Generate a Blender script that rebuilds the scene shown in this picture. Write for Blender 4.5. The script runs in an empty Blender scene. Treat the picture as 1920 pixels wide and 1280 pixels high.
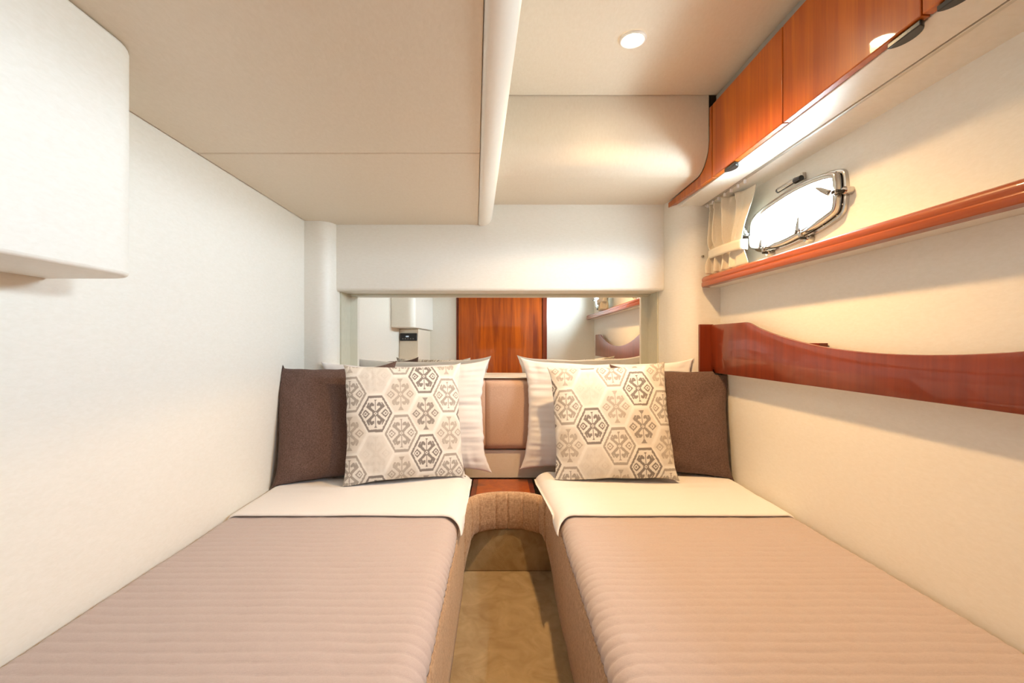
import bpy, bmesh, math, random
from mathutils import Vector, Matrix, noise

C = bpy.context.scene.collection
R = math.radians
ZO = 0.86            # eye height above the cabin sole; heights below are given relative to the eye
F = 853.33           # focal length in pixels of the 1920 px wide frame

# ------------------------------------------------------------------ camera
cam_d = bpy.data.cameras.new('camera')
cam_d.sensor_width = 36; cam_d.lens = 16
cam_d.shift_x = 24/1920; cam_d.shift_y = 2/1920
cam_d.clip_start = 0.02
cam = bpy.data.objects.new('camera', cam_d)
cam.location = (0, 0, ZO); cam.rotation_euler = (R(90), 0, 0)
C.objects.link(cam); bpy.context.scene.camera = cam

# ------------------------------------------------------------------ world, portals, exposure
w = bpy.data.worlds.new('sky'); bpy.context.scene.world = w
w.use_nodes = True
bg = w.node_tree.nodes['Background']
# hazy bright sky above the horizon, duller water below it
wn, wl_ = w.node_tree.nodes, w.node_tree.links
wg = wn.new('ShaderNodeTexCoord'); wsep = wn.new('ShaderNodeSeparateXYZ'); wr_ = wn.new('ShaderNodeMapRange'); wm = wn.new('ShaderNodeMix'); wm.data_type = 'RGBA'
wl_.new(wg.outputs['Generated'], wsep.inputs[0]); wl_.new(wsep.outputs['Z'], wr_.inputs['Value'])
wr_.inputs['From Min'].default_value = -0.06; wr_.inputs['From Max'].default_value = 0.02
wl_.new(wr_.outputs[0], wm.inputs['Factor'])
wm.inputs['A'].default_value = (0.36, 0.42, 0.45, 1); wm.inputs['B'].default_value = (0.75, 0.88, 1.0, 1)
wl_.new(wm.outputs['Result'], bg.inputs[0])
bg.inputs[1].default_value = 88.0
vs = bpy.context.scene.view_settings
vs.view_transform = 'Standard'; vs.look = 'None'; vs.gamma = 1; vs.use_curve_mapping = False
vs.exposure = 0.80

def Xw(y):                       # inner face of the hull-side wall
    return 0.95 - 0.014*y

def portal(yc, zc):
    l = bpy.data.lights.new('portal', 'AREA'); l.shape = 'RECTANGLE'
    l.size = 0.50; l.size_y = 0.26; l.cycles.is_portal = True
    o = bpy.data.objects.new('daylight_portal', l); C.objects.link(o)
    o.location = (Xw(yc)+0.06, yc, zc+ZO)
    o.rotation_euler = (R(90), 0, R(90))      # -Z points to -X
W2 = -1.15                        # the second porthole sits this far along the wall
portal(1.45, 0.40); portal(1.45+W2, 0.40)

# ------------------------------------------------------------------ helpers
def mat(name):
    m = bpy.data.materials.new(name); m.use_nodes = True
    return m, m.node_tree.nodes, m.node_tree.links, m.node_tree.nodes['Principled BSDF']

def tag(o, label=None, cat=None, group=None, kind=None):
    if label: o['label'] = label
    if cat: o['category'] = cat
    if group: o['group'] = group
    if kind: o['kind'] = kind
    return o

def empty(name, loc):
    o = bpy.data.objects.new(name, None); o.empty_display_size = 0.05
    o.location = (loc[0], loc[1], loc[2]+ZO); C.objects.link(o)
    return o

def world_origin(o):
    v = Vector(o.location)
    while o.parent:
        o = o.parent; v += Vector(o.location)
    return v

def mk(name, verts, faces, m, parent=None, smooth=35, bevel=0, seg=3, solid=0):
    """verts in room coordinates (heights relative to the eye)"""
    vs_ = [Vector((v[0], v[1], v[2]+ZO)) for v in verts]
    if parent:
        org = world_origin(parent)
    else:
        org = Vector((sum(v.x for v in vs_)/len(vs_), sum(v.y for v in vs_)/len(vs_), min(v.z for v in vs_)))
    me = bpy.data.meshes.new(name)
    me.from_pydata([tuple(v-org) for v in vs_], [], faces)
    bm = bmesh.new(); bm.from_mesh(me)
    bmesh.ops.recalc_face_normals(bm, faces=bm.faces)
    bm.to_mesh(me); bm.free()
    if m: me.materials.append(m)
    o = bpy.data.objects.new(name, me); C.objects.link(o)
    if parent: o.parent = parent
    else: o.location = org
    if smooth is not None:
        me.shade_smooth(); me.set_sharp_from_angle(angle=R(smooth))
    if solid:
        s = o.modifiers.new('solid', 'SOLIDIFY'); s.thickness = solid; s.offset = 0
    if bevel:
        b = o.modifiers.new('bevel', 'BEVEL'); b.width = bevel; b.segments = seg
        b.limit_method = 'ANGLE'; b.angle_limit = R(40); b.harden_normals = False
    return o

def boxg(x0, x1, y0, y1, z0, z1):
    v = [(x0,y0,z0),(x1,y0,z0),(x1,y1,z0),(x0,y1,z0),(x0,y0,z1),(x1,y0,z1),(x1,y1,z1),(x0,y1,z1)]
    f = [(0,3,2,1),(4,5,6,7),(0,1,5,4),(1,2,6,5),(2,3,7,6),(3,0,4,7)]
    return v, f

def box(name, b, m, parent=None, bevel=0.002, seg=2):
    v, f = boxg(*b)
    return mk(name, v, f, m, parent, bevel=bevel, seg=seg)

def prism(poly, fn, a, b):
    """poly: 2D points; fn(p, t) -> 3D point; extruded from t=a to t=b"""
    n = len(poly)
    v = [fn(p, a) for p in poly] + [fn(p, b) for p in poly]
    f = [tuple(range(n-1, -1, -1)), tuple(range(n, 2*n))]
    f += [(i, (i+1) % n, n+(i+1) % n, n+i) for i in range(n)]
    return v, f

def grid(nu, nv, fn, close_u=False, off=0):
    v = [fn(i, j) for j in range(nv) for i in range(nu)]
    f = []
    for j in range(nv-1):
        for i in range(nu if close_u else nu-1):
            a = j*nu+i; b = j*nu+(i+1) % nu
            f.append((a+off, b+off, b+nu+off, a+nu+off))
    return v, f

def cyl(p0, p1, r0, r1=None, n=20):
    r1 = r0 if r1 is None else r1
    p0 = Vector(p0); p1 = Vector(p1); d = (p1-p0).normalized()
    u = d.orthogonal().normalized(); w_ = d.cross(u)
    v = []
    for p, r in ((p0, r0), (p1, r1)):
        for k in range(n):
            a = 2*math.pi*k/n
            v.append(tuple(p + u*r*math.cos(a) + w_*r*math.sin(a)))
    f = [tuple(range(n-1, -1, -1)), tuple(range(n, 2*n))]
    f += [(i, (i+1) % n, n+(i+1) % n, n+i) for i in range(n)]
    return v, f

def join(*gs):
    V, Fc = [], []
    for v, f in gs:
        o = len(V); V += list(v); Fc += [tuple(i+o for i in q) for q in f]
    return V, Fc

def copy_tree(o, parent=None, dloc=(0, 0, 0)):
    c = o.copy(); C.objects.link(c); c.parent = parent
    if parent is None: c.location = Vector(o.location) + Vector(dloc)
    for ch in list(o.children): copy_tree(ch, c)
    return c

# ------------------------------------------------------------------ materials
def node(n, kind, **kw):
    x = n.new(kind)
    for k, v in kw.items(): setattr(x, k, v)
    return x

def coords(n, l, scale=(1, 1, 1), rot=(0, 0, 0)):
    tc = node(n, 'ShaderNodeTexCoord'); mp = node(n, 'ShaderNodeMapping')
    mp.inputs['Scale'].default_value = scale; mp.inputs['Rotation'].default_value = rot
    l.new(tc.outputs['Object'], mp.inputs['Vector'])
    return mp.outputs['Vector']

def noise_tex(n, l, vec, scale, detail=4, rough=0.55, dist=0):
    t = node(n, 'ShaderNodeTexNoise')
    t.inputs['Scale'].default_value = scale; t.inputs['Detail'].default_value = detail
    t.inputs['Roughness'].default_value = rough; t.inputs['Distortion'].default_value = dist
    l.new(vec, t.inputs['Vector'])
    return t.outputs['Fac']

def ramp(n, l, fac, stops):
    r = node(n, 'ShaderNodeValToRGB')
    el = r.color_ramp.elements
    while len(el) < len(stops): el.new(0.5)
    for e, (p, c) in zip(el, stops): e.position = p; e.color = (*c, 1)
    l.new(fac, r.inputs['Fac'])
    return r.outputs['Color']

def bump(n, l, h, strength, dist, b, prev=None):
    x = node(n, 'ShaderNodeBump'); x.inputs['Strength'].default_value = strength; x.inputs['Distance'].default_value = dist
    l.new(h, x.inputs['Height'])
    if prev: l.new(prev, x.inputs['Normal'])
    l.new(x.outputs['Normal'], b.inputs['Normal'])
    return x.outputs['Normal']

def vinyl(name, c0, c1, rough=0.42, scale=(60, 60, 160)):
    m, n, l, b = mat(name)
    v = coords(n, l, scale)
    f = noise_tex(n, l, v, 1.0, 5, 0.6, 0.6)
    l.new(ramp(n, l, f, [(0.3, c0), (0.7, c1)]), b.inputs['Base Color'])
    b.inputs['Roughness'].default_value = rough
    b.inputs['Specular IOR Level'].default_value = 0.4
    bump(n, l, f, 0.12, 0.002, b)
    return m

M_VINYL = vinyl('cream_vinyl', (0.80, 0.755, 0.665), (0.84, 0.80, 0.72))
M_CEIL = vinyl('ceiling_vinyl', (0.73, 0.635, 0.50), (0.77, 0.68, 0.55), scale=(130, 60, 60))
M_TRIM = vinyl('cream_trim', (0.84, 0.80, 0.72), (0.86, 0.82, 0.74), 0.3)

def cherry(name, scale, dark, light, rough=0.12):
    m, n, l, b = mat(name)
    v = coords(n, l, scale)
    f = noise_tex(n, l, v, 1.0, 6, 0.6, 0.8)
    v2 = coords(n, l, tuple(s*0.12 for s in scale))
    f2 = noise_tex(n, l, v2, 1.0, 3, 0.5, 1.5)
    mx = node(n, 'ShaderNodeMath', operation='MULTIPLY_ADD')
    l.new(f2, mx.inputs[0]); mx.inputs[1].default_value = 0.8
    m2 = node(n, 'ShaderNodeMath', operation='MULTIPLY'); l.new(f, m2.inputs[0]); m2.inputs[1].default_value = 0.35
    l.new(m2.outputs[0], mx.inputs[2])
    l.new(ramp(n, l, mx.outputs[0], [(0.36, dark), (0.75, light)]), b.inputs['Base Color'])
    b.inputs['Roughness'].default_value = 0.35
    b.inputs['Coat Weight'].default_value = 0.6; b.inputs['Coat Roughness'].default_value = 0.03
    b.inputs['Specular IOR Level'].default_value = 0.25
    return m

M_CHERRY = cherry('cherry_vertical_grain', (140, 140, 6), (0.32, 0.050, 0.002), (0.54, 0.125, 0.005))
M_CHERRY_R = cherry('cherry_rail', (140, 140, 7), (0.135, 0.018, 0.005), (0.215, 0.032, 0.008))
M_CHERRY_H = cherry('cherry_lengthwise_grain', (140, 5, 140), (0.27, 0.042, 0.005), (0.43, 0.092, 0.010))
M_CHERRY_D = cherry('cherry_door', (110, 110, 5), (0.19, 0.020, 0.001), (0.58, 0.110, 0.003))

def plain(name, c, rough=0.5, metal=0.0, spec=0.5):
    m, n, l, b = mat(name)
    v = coords(n, l, (40, 40, 40)); f = noise_tex(n, l, v, 1, 3)
    d = tuple(x*0.93 for x in c)
    l.new(ramp(n, l, f, [(0.3, d), (0.7, c)]), b.inputs['Base Color'])
    b.inputs['Roughness'].default_value = rough; b.inputs['Metallic'].default_value = metal
    b.inputs['Specular IOR Level'].default_value = spec
    return m

M_CHROME = plain('polished_steel', (0.56, 0.545, 0.52), 0.16, 1.0)
M_ALU = plain('satin_aluminium', (0.62, 0.58, 0.52), 0.32, 1.0)
M_BLACK = plain('black_plastic', (0.012, 0.012, 0.014), 0.28)
M_GASKET = plain('black_rubber', (0.02, 0.02, 0.02), 0.6)
M_GREY = plain('grey_reveal', (0.33, 0.31, 0.27), 0.6)
M_JAMB = plain('pale_jamb', (0.60, 0.58, 0.45), 0.4)

m, n, l, b = mat('mirror_glass')
b.inputs['Base Color'].default_value = (0.93, 0.93, 0.90, 1); b.inputs['Metallic'].default_value = 1; b.inputs['Roughness'].default_value = 0.0
M_MIRROR = m

m, n, l, b = mat('window_pane')
n.remove(b); out = n['Material Output']
tr = node(n, 'ShaderNodeBsdfTransparent'); tr.inputs[0].default_value = (0.93, 0.97, 0.98, 1)
gl = node(n, 'ShaderNodeBsdfGlossy'); gl.inputs['Roughness'].default_value = 0.03
mx = node(n, 'ShaderNodeMixShader'); lw = node(n, 'ShaderNodeLayerWeight'); lw.inputs['Blend'].default_value = 0.5
pw = node(n, 'ShaderNodeMath', operation='POWER'); l.new(lw.outputs['Facing'], pw.inputs[0]); pw.inputs[1].default_value = 5.0
ma = node(n, 'ShaderNodeMath', operation='MULTIPLY_ADD'); l.new(pw.outputs[0], ma.inputs[0]); ma.inputs[1].default_value = 0.7; ma.inputs[2].default_value = 0.03
l.new(ma.outputs[0], mx.inputs[0]); l.new(tr.outputs[0], mx.inputs[1]); l.new(gl.outputs[0], mx.inputs[2])
l.new(mx.outputs[0], out.inputs['Surface'])
M_PANE = m

def weave(name, c0, c1, freq=900, strength=0.25, rough=0.9, sheen=0.2, big=(0.94, 1.04)):
    m, n, l, b = mat(name)
    v = coords(n, l, (freq, freq, freq*0.35)); f = noise_tex(n, l, v, 1, 2, 0.6)
    v2 = coords(n, l, (freq*0.35, freq, freq)); f2 = noise_tex(n, l, v2, 1, 2, 0.6)
    ad = node(n, 'ShaderNodeMath', operation='ADD'); l.new(f, ad.inputs[0]); l.new(f2, ad.inputs[1])
    hf = node(n, 'ShaderNodeMath', operation='MULTIPLY'); l.new(ad.outputs[0], hf.inputs[0]); hf.inputs[1].default_value = 0.5
    l.new(ramp(n, l, hf.outputs[0], [(0.36, c0), (0.64, c1)]), b.inputs['Base Color'])
    b.inputs['Roughness'].default_value = rough; b.inputs['Specular IOR Level'].default_value = 0.2
    b.inputs['Sheen Weight'].default_value = sheen
    bump(n, l, hf.outputs[0], strength, 0.001, b)
    return m

M_BROWN = weave('brown_linen', (0.085, 0.050, 0.040), (0.175, 0.108, 0.088), 420, 0.4, sheen=0.08)
M_QUILT = weave('mauve_quilt_cotton', (0.475, 0.392, 0.368), (0.525, 0.438, 0.413), 500, 0.12)
M_SHEET = weave('white_cotton', (0.80, 0.775, 0.77), (0.84, 0.82, 0.815), 700, 0.05, sheen=0.05)
M_CURTAIN = weave('cream_curtain', (0.66, 0.575, 0.44), (0.72, 0.64, 0.51), 600, 0.15, sheen=0.05)
M_SUEDE = weave('tan_upholstery', (0.35, 0.205, 0.11), (0.62, 0.41, 0.25), 230, 0.6)
M_HEAD = weave('rose_upholstery', (0.55, 0.365, 0.27), (0.63, 0.44, 0.335), 420, 0.15)

m, n, l, b = mat('carpet_pile')
v = coords(n, l, (1, 1, 1)); f = noise_tex(n, l, v, 520, 3, 0.7); f2 = noise_tex(n, l, v, 13, 4, 0.6, 1.2)
ad = node(n, 'ShaderNodeMath', operation='MULTIPLY_ADD'); l.new(f, ad.inputs[0]); ad.inputs[1].default_value = 0.35
m2 = node(n, 'ShaderNodeMath', operation='MULTIPLY'); l.new(f2, m2.inputs[0]); m2.inputs[1].default_value = 0.75; l.new(m2.outputs[0], ad.inputs[2])
l.new(ramp(n, l, ad.outputs[0], [(0.38, (0.37, 0.255, 0.115)), (0.72, (0.58, 0.44, 0.235))]), b.inputs['Base Color'])
b.inputs['Roughness'].default_value = 1.0; b.inputs['Specular IOR Level'].default_value = 0.05; b.inputs['Sheen Weight'].default_value = 0.3
bump(n, l, f, 0.9, 0.004, b)
M_CARPET = m

# woven cushion: colour woven per point of the cloth
m, n, l, b = mat('ikat_weave')
at = node(n, 'ShaderNodeAttribute'); at.attribute_name = 'weave'
l.new(at.outputs['Color'], b.inputs['Base Color'])
b.inputs['Roughness'].default_value = 0.9; b.inputs['Specular IOR Level'].default_value = 0.2
v = coords(n, l, (900, 900, 500)); f = noise_tex(n, l, v, 1, 2)
bump(n, l, f, 0.25, 0.001, b)
M_IKAT = m

m, n, l, b = mat('lamp_lens')
b.inputs['Emission Color'].default_value = (1.0, 0.80, 0.52, 1); b.inputs['Emission Strength'].default_value = 60
M_LENS = m
m, n, l, b = mat('radio_display')
b.inputs['Base Color'].default_value = (0.3, 0.32, 0.34, 1); b.inputs['Emission Color'].default_value = (0.6, 0.7, 0.8, 1); b.inputs['Emission Strength'].default_value = 0.4
M_DISP = m

# ------------------------------------------------------------------ room shell
XL = -0.853; YA = -0.12; YM = 2.22; ZF = -0.86; ZLOW = 0.532; ZHI = 0.88; YCOL = 1.90
fl = box('floor', (-1.0, 1.05, YA-0.08, 2.32, ZF-0.05, ZF), M_CARPET, bevel=0); tag(fl, 'beige cut-pile carpet in the narrow aisle between the berths', 'floor', kind='structure')
riser = box('carpet_riser', (-0.157, 0.219, 1.712, 1.75, ZF, -0.702), M_CARPET, fl, bevel=0.004)

wl = box('wall_left', (XL-0.05, XL, YA-0.08, 2.32, ZF, 1.0), M_VINYL, bevel=0)
tag(wl, 'bright cream vinyl wall beside the berth without a window', 'wall', kind='structure')

# porthole outline traced on the face of the sash
DS = 0.030
def on_wall(px, py, d=DS):
    k = (px-936)/F                       # x = k*y ; x = 0.95-d-0.014*y
    y = (0.95-d)/(k+0.014)
    return (y, (642-py)/F*y)
trace = [(1406,411),(1429,388.5),(1459,367.5),(1487,349.5),(1521,333),(1549,323.5),(1562,322),(1566.5,328),(1568,366),(1565,393),
         (1557,404),(1528,425),(1502,439.5),(1464,459),(1439,466),(1409,469),(1403,460),(1402,445)]
outline = [on_wall(*p) for p in trace]
def chaikin(p):
    q = []
    for i in range(len(p)):
        a, b_ = p[i], p[(i+1) % len(p)]
        q.append((a[0]*.75+b_[0]*.25, a[1]*.75+b_[1]*.25)); q.append((a[0]*.25+b_[0]*.75, a[1]*.25+b_[1]*.75))
    return q
loop = chaikin(chaikin(outline))
def area2(p): return sum(p[i][0]*p[(i+1) % len(p)][1]-p[(i+1) % len(p)][0]*p[i][1] for i in range(len(p)))
if area2(loop) < 0: loop.reverse()
NL = len(loop)
nrm = []
for i in range(NL):
    a = loop[(i-2) % NL]; b_ = loop[(i+2) % NL]
    t = Vector((b_[0]-a[0], b_[1]-a[1])).normalized(); nrm.append((t.y, -t.x))
def offs(d): return [(p[0]+q[0]*d, p[1]+q[1]*d) for p, q in zip(loop, nrm)]

# wall_right with two real openings
bm = bmesh.new()
def addloop(pts):
    vs_ = [bm.verts.new((Xw(p[0]), p[0], p[1]+ZO)) for p in pts]
    return [bm.edges.new((vs_[i], vs_[(i+1) % len(vs_)])) for i in range(len(vs_))]
E = addloop([(YA-0.08, ZF), (2.32, ZF), (2.32, 1.0), (YA-0.08, 1.0)])
hole = offs(-0.004)[::2]
E += addloop(hole); E += addloop([(p[0]+W2, p[1]) for p in hole])
bmesh.ops.triangle_fill(bm, use_beauty=True, use_dissolve=False, edges=E)
ret = bmesh.ops.extrude_face_region(bm, geom=list(bm.faces))
for v_ in ret['geom']:
    if isinstance(v_, bmesh.types.BMVert): v_.co.x += 0.035
bmesh.ops.recalc_face_normals(bm, faces=bm.faces)
me = bpy.data.meshes.new('wall_right'); bm.to_mesh(me); bm.free(); me.materials.append(M_VINYL)
wr = bpy.data.objects.new('wall_right', me); C.objects.link(wr)
tag(wr, 'cream vinyl hull-side wall with the portholes', 'wall', kind='structure')

# back wall: slab, rounded corner columns, fascia, jambs
wb = box('wall_back', (-1.0, 1.05, YM+0.012, YM+0.06, ZF, 1.0), M_VINYL, bevel=0)
tag(wb, 'cream vinyl head wall behind the pillows with rounded corner columns', 'wall', kind='structure')
def column(path, name):
    path = path + [(path[-1][0], YM+0.03), (path[0][0], YM+0.03)]
    g = prism(path, lambda p, t: (p[0], p[1], t), ZF, 0.9)
    return mk(name, *g, M_VINYL, wb, smooth=50)
pl = [(XL-0.02, 1.99), (-0.80, 1.99)] + [(-0.80+0.065*math.sin(R(a)), 2.062-0.072*math.cos(R(a))) for a in range(8, 91, 8)] + [(-0.735, 2.10)]
column(pl, 'corner_column')
pr = [(0.99, YCOL), (0.845, YCOL)] + [(0.845-0.10*math.sin(R(a)), YCOL+0.16-0.16*math.cos(R(a))) for a in range(8, 91, 6)] + [(0.735, 2.10)]
column(pr, 'corner_column')
fas = box('fascia_panel', (-0.757, 0.757, 2.055, YM+0.02, 0.234, 0.70), M_VINYL, wb, bevel=0.012, seg=4)
box('fascia_edge_strip', (0.757, 0.768, 2.062, YM, 0.238, 0.60), M_TRIM, wb, bevel=0.002)
box('jamb', (-0.738, -0.7285, 2.10, YM+0.02, -0.60, 0.234), M_JAMB, wb, bevel=0.001)
box('jamb', (0.7285, 0.738, 2.10, YM+0.02, -0.60, 0.234), M_JAMB, wb, bevel=0.001)
box('head_rail', (-0.7285, 0.7285, 2.185, YM+0.004, 0.2285, 0.234), M_JAMB, wb, bevel=0.001)
mir = box('wall_mirror', (-0.728, 0.728, YM, YM+0.008, -0.30, 0.228), M_MIRROR, bevel=0)
tag(mir, 'wide frameless mirror set in the head wall above the headboard', 'mirror')

# wall behind the camera with the cabin door
wf = box('wall_front', (-1.0, 1.05, YA-0.05, YA, ZF, 1.0), M_VINYL, bevel=0)
tag(wf, 'cream vinyl wall around the cherry cabin door seen in the mirror', 'wall', kind='structure')
dr = empty('door_1', (0.035, YA, ZF)); tag(dr, 'glossy cherry cabin door reflected in the mirror', 'door', kind='structure')
box('door_leaf', (-0.405, 0.43, YA+0.003, YA+0.028, ZF+0.02, 0.62), M_CHERRY_D, dr, bevel=0.004)
box('door_frame', (0.432, 0.475, YA, YA+0.036, ZF, 0.64), M_CHERRY_R, dr, bevel=0.004)
box('door_frame', (-0.428, -0.407, YA, YA+0.016, ZF, 0.64), M_CHERRY_R, dr, bevel=0.003)

# ceilings
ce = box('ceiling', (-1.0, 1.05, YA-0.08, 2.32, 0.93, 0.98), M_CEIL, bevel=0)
tag(ce, 'cream vinyl headliner panels, low over one berth and high over the other', 'ceiling', kind='structure')
def Xe(y): return -0.094+(2.055-y)*0.0529
def lowpanel(y0, y1):
    poly = [(XL+0.002, y0), (Xe(y0)-0.001, y0), (Xe(y1)-0.001, y1), (XL+0.002, y1)]
    g = prism(poly, lambda p, t: (p[0], p[1], t), ZLOW, ZLOW+0.03)
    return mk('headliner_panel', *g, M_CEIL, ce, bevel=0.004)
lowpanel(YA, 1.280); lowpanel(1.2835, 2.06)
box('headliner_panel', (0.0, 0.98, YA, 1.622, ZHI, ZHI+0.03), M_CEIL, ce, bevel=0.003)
box('headliner_backing', (XL, -0.09, YA, 2.10, ZLOW+0.034, ZLOW+0.05), M_GREY, ce, bevel=0)
# concave-edged soffit over the head of the berth
pp = [(1.624, 0.90), (1.624, 0.725)] + [(1.724-0.10*math.cos(R(a)), 0.722-0.10*math.sin(R(a))) for a in range(0, 91, 6)] + [(2.058, 0.6225)]
pp2 = pp + [(2.058, 0.64)] + [(y+0.012, z+0.012) for y, z in reversed(pp[1:-1])] + [(1.640, 0.90)]
g = prism(pp2, lambda p, t: (t, p[0], p[1]), -0.06, 0.748)
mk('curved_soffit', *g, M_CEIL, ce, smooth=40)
# underside of the wall cabinet, in two strips either side of the curtain track
def zs(x): return 0.583-(x-0.75)*0.14
def strip(x0, x1, nm):
    g = prism([(x0, zs(x0)), (x1, zs(x1)), (x1, zs(x1)+0.018), (x0, zs(x0)+0.018)], lambda p, t: (p[0], t, p[1]), YA, YCOL+0.06)
    return mk(nm, *g, M_VINYL, ce, bevel=0.002)
strip(0.7705, 0.8475, 'cabinet_soffit'); strip(0.8565, 0.96, 'cabinet_soffit')

# bullnose trim on the edge of the low headliner
prof = [(0.0, 0.93), (0.0, ZLOW+0.002), (0.004, ZLOW-0.004), (0.012, ZLOW-0.006)] + \
       [(0.018+0.045*math.sin(R(a)), ZLOW+0.039-0.045*math.cos(R(a))) for a in range(10, 91, 10)] + [(0.064, 0.93)]
ys = [YA, 2.057]
np_ = len(prof)
V = [(Xe(y)+p[0], y, p[1]) for y in ys for p in prof]
Fc = [(i, (i+1) % np_, np_+(i+1) % np_, np_+i) for i in range(np_)] + [tuple(range(np_)), tuple(range(2*np_-1, np_-1, -1))]
t1 = mk('trim_1', V, Fc, M_TRIM, smooth=50)
tag(t1, 'pale rounded trim along the edge of the low headliner', 'trim', kind='structure')

# ------------------------------------------------------------------ overhead locker and console at the left
def rounded_box_plan(x0, x1, y0, y1, r, z0, z1):
    """box whose inboard far corner is rounded in plan"""
    poly = [(x0, y0), (x1, y0)] + [(x1-r+r*math.cos(R(a)), y1-r+r*math.sin(R(a))) for a in range(0, 91, 9)] + [(x0, y1)]
    return prism(poly, lambda p, t: (p[0], p[1], t), z0, z1)
lk = mk('overhead_locker', *rounded_box_plan(XL+0.001, -0.664, YA+0.002, 0.862, 0.07, 0.120, ZLOW-0.0015), M_VINYL, smooth=40, bevel=0.006)
tag(lk, 'white vinyl locker box with rounded corner hung under the low headliner', 'locker')
co = empty('stereo_console', (-0.77, 0.2, -0.530)); tag(co, 'slim tan console with a black radio, reflected in the mirror', 'console')
g = prism([(YA+0.002, -0.530), (0.62, -0.530), (0.545, 0.117), (YA+0.002, 0.117)], lambda p, t: (t, p[0], p[1]), XL+0.001, -0.69)
mk('console_body', *g, M_CEIL, co, bevel=0.004)
def on_cons(x, z, d): return (x, 0.545+(0.117-z)*0.113+d, z)
def cons_plate(nm, x0, x1, z0, z1, d0, d1, m_, par, bv=0.002):
    v = [on_cons(x, z, d) for d in (d0, d1) for x, z in ((x0, z0), (x1, z0), (x1, z1), (x0, z1))]
    f = [(0, 1, 2, 3), (7, 6, 5, 4), (0, 4, 5, 1), (1, 5, 6, 2), (2, 6, 7, 3), (3, 7, 4, 0)]
    return mk(nm, v, f, m_, par, bevel=bv)
ra = cons_plate('radio', -0.846, -0.70, 0.015, 0.080, 0.0005, 0.012, M_BLACK, co, 0.004)
cons_plate('radio_display', -0.795, -0.770, 0.046, 0.058, 0.0122, 0.013, M_DISP, ra, 0)
for k in range(5): cons_plate('radio_button', -0.825+0.022*k, -0.815+0.022*k, 0.030, 0.035, 0.0122, 0.0145, M_GREY, ra, 0)

# ------------------------------------------------------------------ wall cabinet
XC = 0.750
cb = empty('wall_cabinet', (0.86, 0.75, 0.585)); tag(cb, 'glossy cherry overhead cabinet with flap doors above the porthole', 'cabinet')
box('cabinet_body', (0.772, 0.922, YA+0.002, 1.62, 0.604, ZHI-0.002), M_GREY, cb, bevel=0.001)
edges = [1.603, 1.205, 0.809, 0.412, 0.015]
pulls = [(1.455, 1.525), (0.815, 0.885), (0.715, 0.785), (0.04, 0.11)]
for k in range(4):
    y1, y0 = edges[k]-0.0015, edges[k+1]+0.0015
    d = box('cabinet_door', (XC, XC+0.019, y0, y1, 0.581, 0.838), M_CHERRY, cb, bevel=0.0025, seg=3)
    a, b_ = pulls[k]
    yc, ry = (a+b_)/2, (b_-a)/2
    poly = [(yc+ry*math.cos(R(t)), 0.024*math.sin(R(t))) for t in range(0, 181, 12)]
    g = prism(poly, lambda p, t: (XC+0.004+p[1], p[0], t), 0.569, 0.5795)
    mk('finger_pull', *g, M_BLACK, d, bevel=0.002)
# curved cherry end trim following the soffit profile
q = [(1.606, 0.836), (1.6225, 0.836), (1.6225, 0.725)] + [(1.7235-0.10*math.cos(R(a)), 0.720-0.10*math.sin(R(a))) for a in range(4, 91, 6)] + [(2.056, 0.618), (2.056, 0.598), (1.70, 0.583), (1.606, 0.581)]
g = prism(q, lambda p, t: (t, p[0], p[1]), XC-0.001, XC+0.016)
mk('end_trim', *g, M_CHERRY, cb, smooth=30, bevel=0.0015)

tk = mk('curtain_track', *prism([(0.8480, zs(0.848)-0.003), (0.856, zs(0.856)-0.003), (0.856, zs(0.856)+0.014), (0.848, zs(0.848)+0.014)], lambda p, t: (p[0], t, p[1]), YA+0.003, 1.88), M_ALU, bevel=0.001)
tag(tk, 'thin metal curtain track let into the cabinet underside', 'track')

# ------------------------------------------------------------------ shelf and pocket rail
def sx(y): return 0.872-0.0205*y      # front of the shelf nosing
sh = empty('wall_shelf', (0.88, 0.9, 0.229)); tag(sh, 'narrow cream shelf with a cherry nosing below the porthole', 'shelf')
# moulded nosing: rounded upper edge, quirk, flat lower band
np2 = [(0.030, 0.229), (0.002, 0.229), (0.0, 0.232), (0.0, 0.245), (0.0035, 0.249), (0.001, 0.254), (0.002, 0.262), (0.007, 0.269), (0.014, 0.2725), (0.030, 0.2725)]
ysn = [YA+0.002 + (1.868-YA)*k/30 for k in range(31)] + [1.880, 1.889, 1.895]
dxe = [0]*31 + [0.002, 0.007, 0.016]
V = [(sx(y)+p[0]*1.0+e, y, p[1]) for y, e in zip(ysn, dxe) for p in np2]
k_ = len(np2)
Fc = [(j*k_+i, j*k_+(i+1) % k_, (j+1)*k_+(i+1) % k_, (j+1)*k_+i) for j in range(len(ysn)-1) for i in range(k_)]
Fc += [tuple(range(k_)), tuple(range(len(V)-1, len(V)-k_-1, -1))]
mk('shelf_nosing', V, Fc, M_CHERRY_H, sh, smooth=40)
V = []
for y in (YA+0.002, YCOL-0.002):
    V += [(sx(y)+0.026, y, 0.2300), (Xw(y)-0.0005, y, 0.2300), (Xw(y)-0.0005, y, 0.268), (sx(y)+0.026, y, 0.268)]
mk('shelf_board', V, [(0, 1, 2, 3), (7, 6, 5, 4), (0, 4, 5, 1), (1, 5, 6, 2), (2, 6, 7, 3), (3, 7, 4, 0)], M_VINYL, sh)

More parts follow.
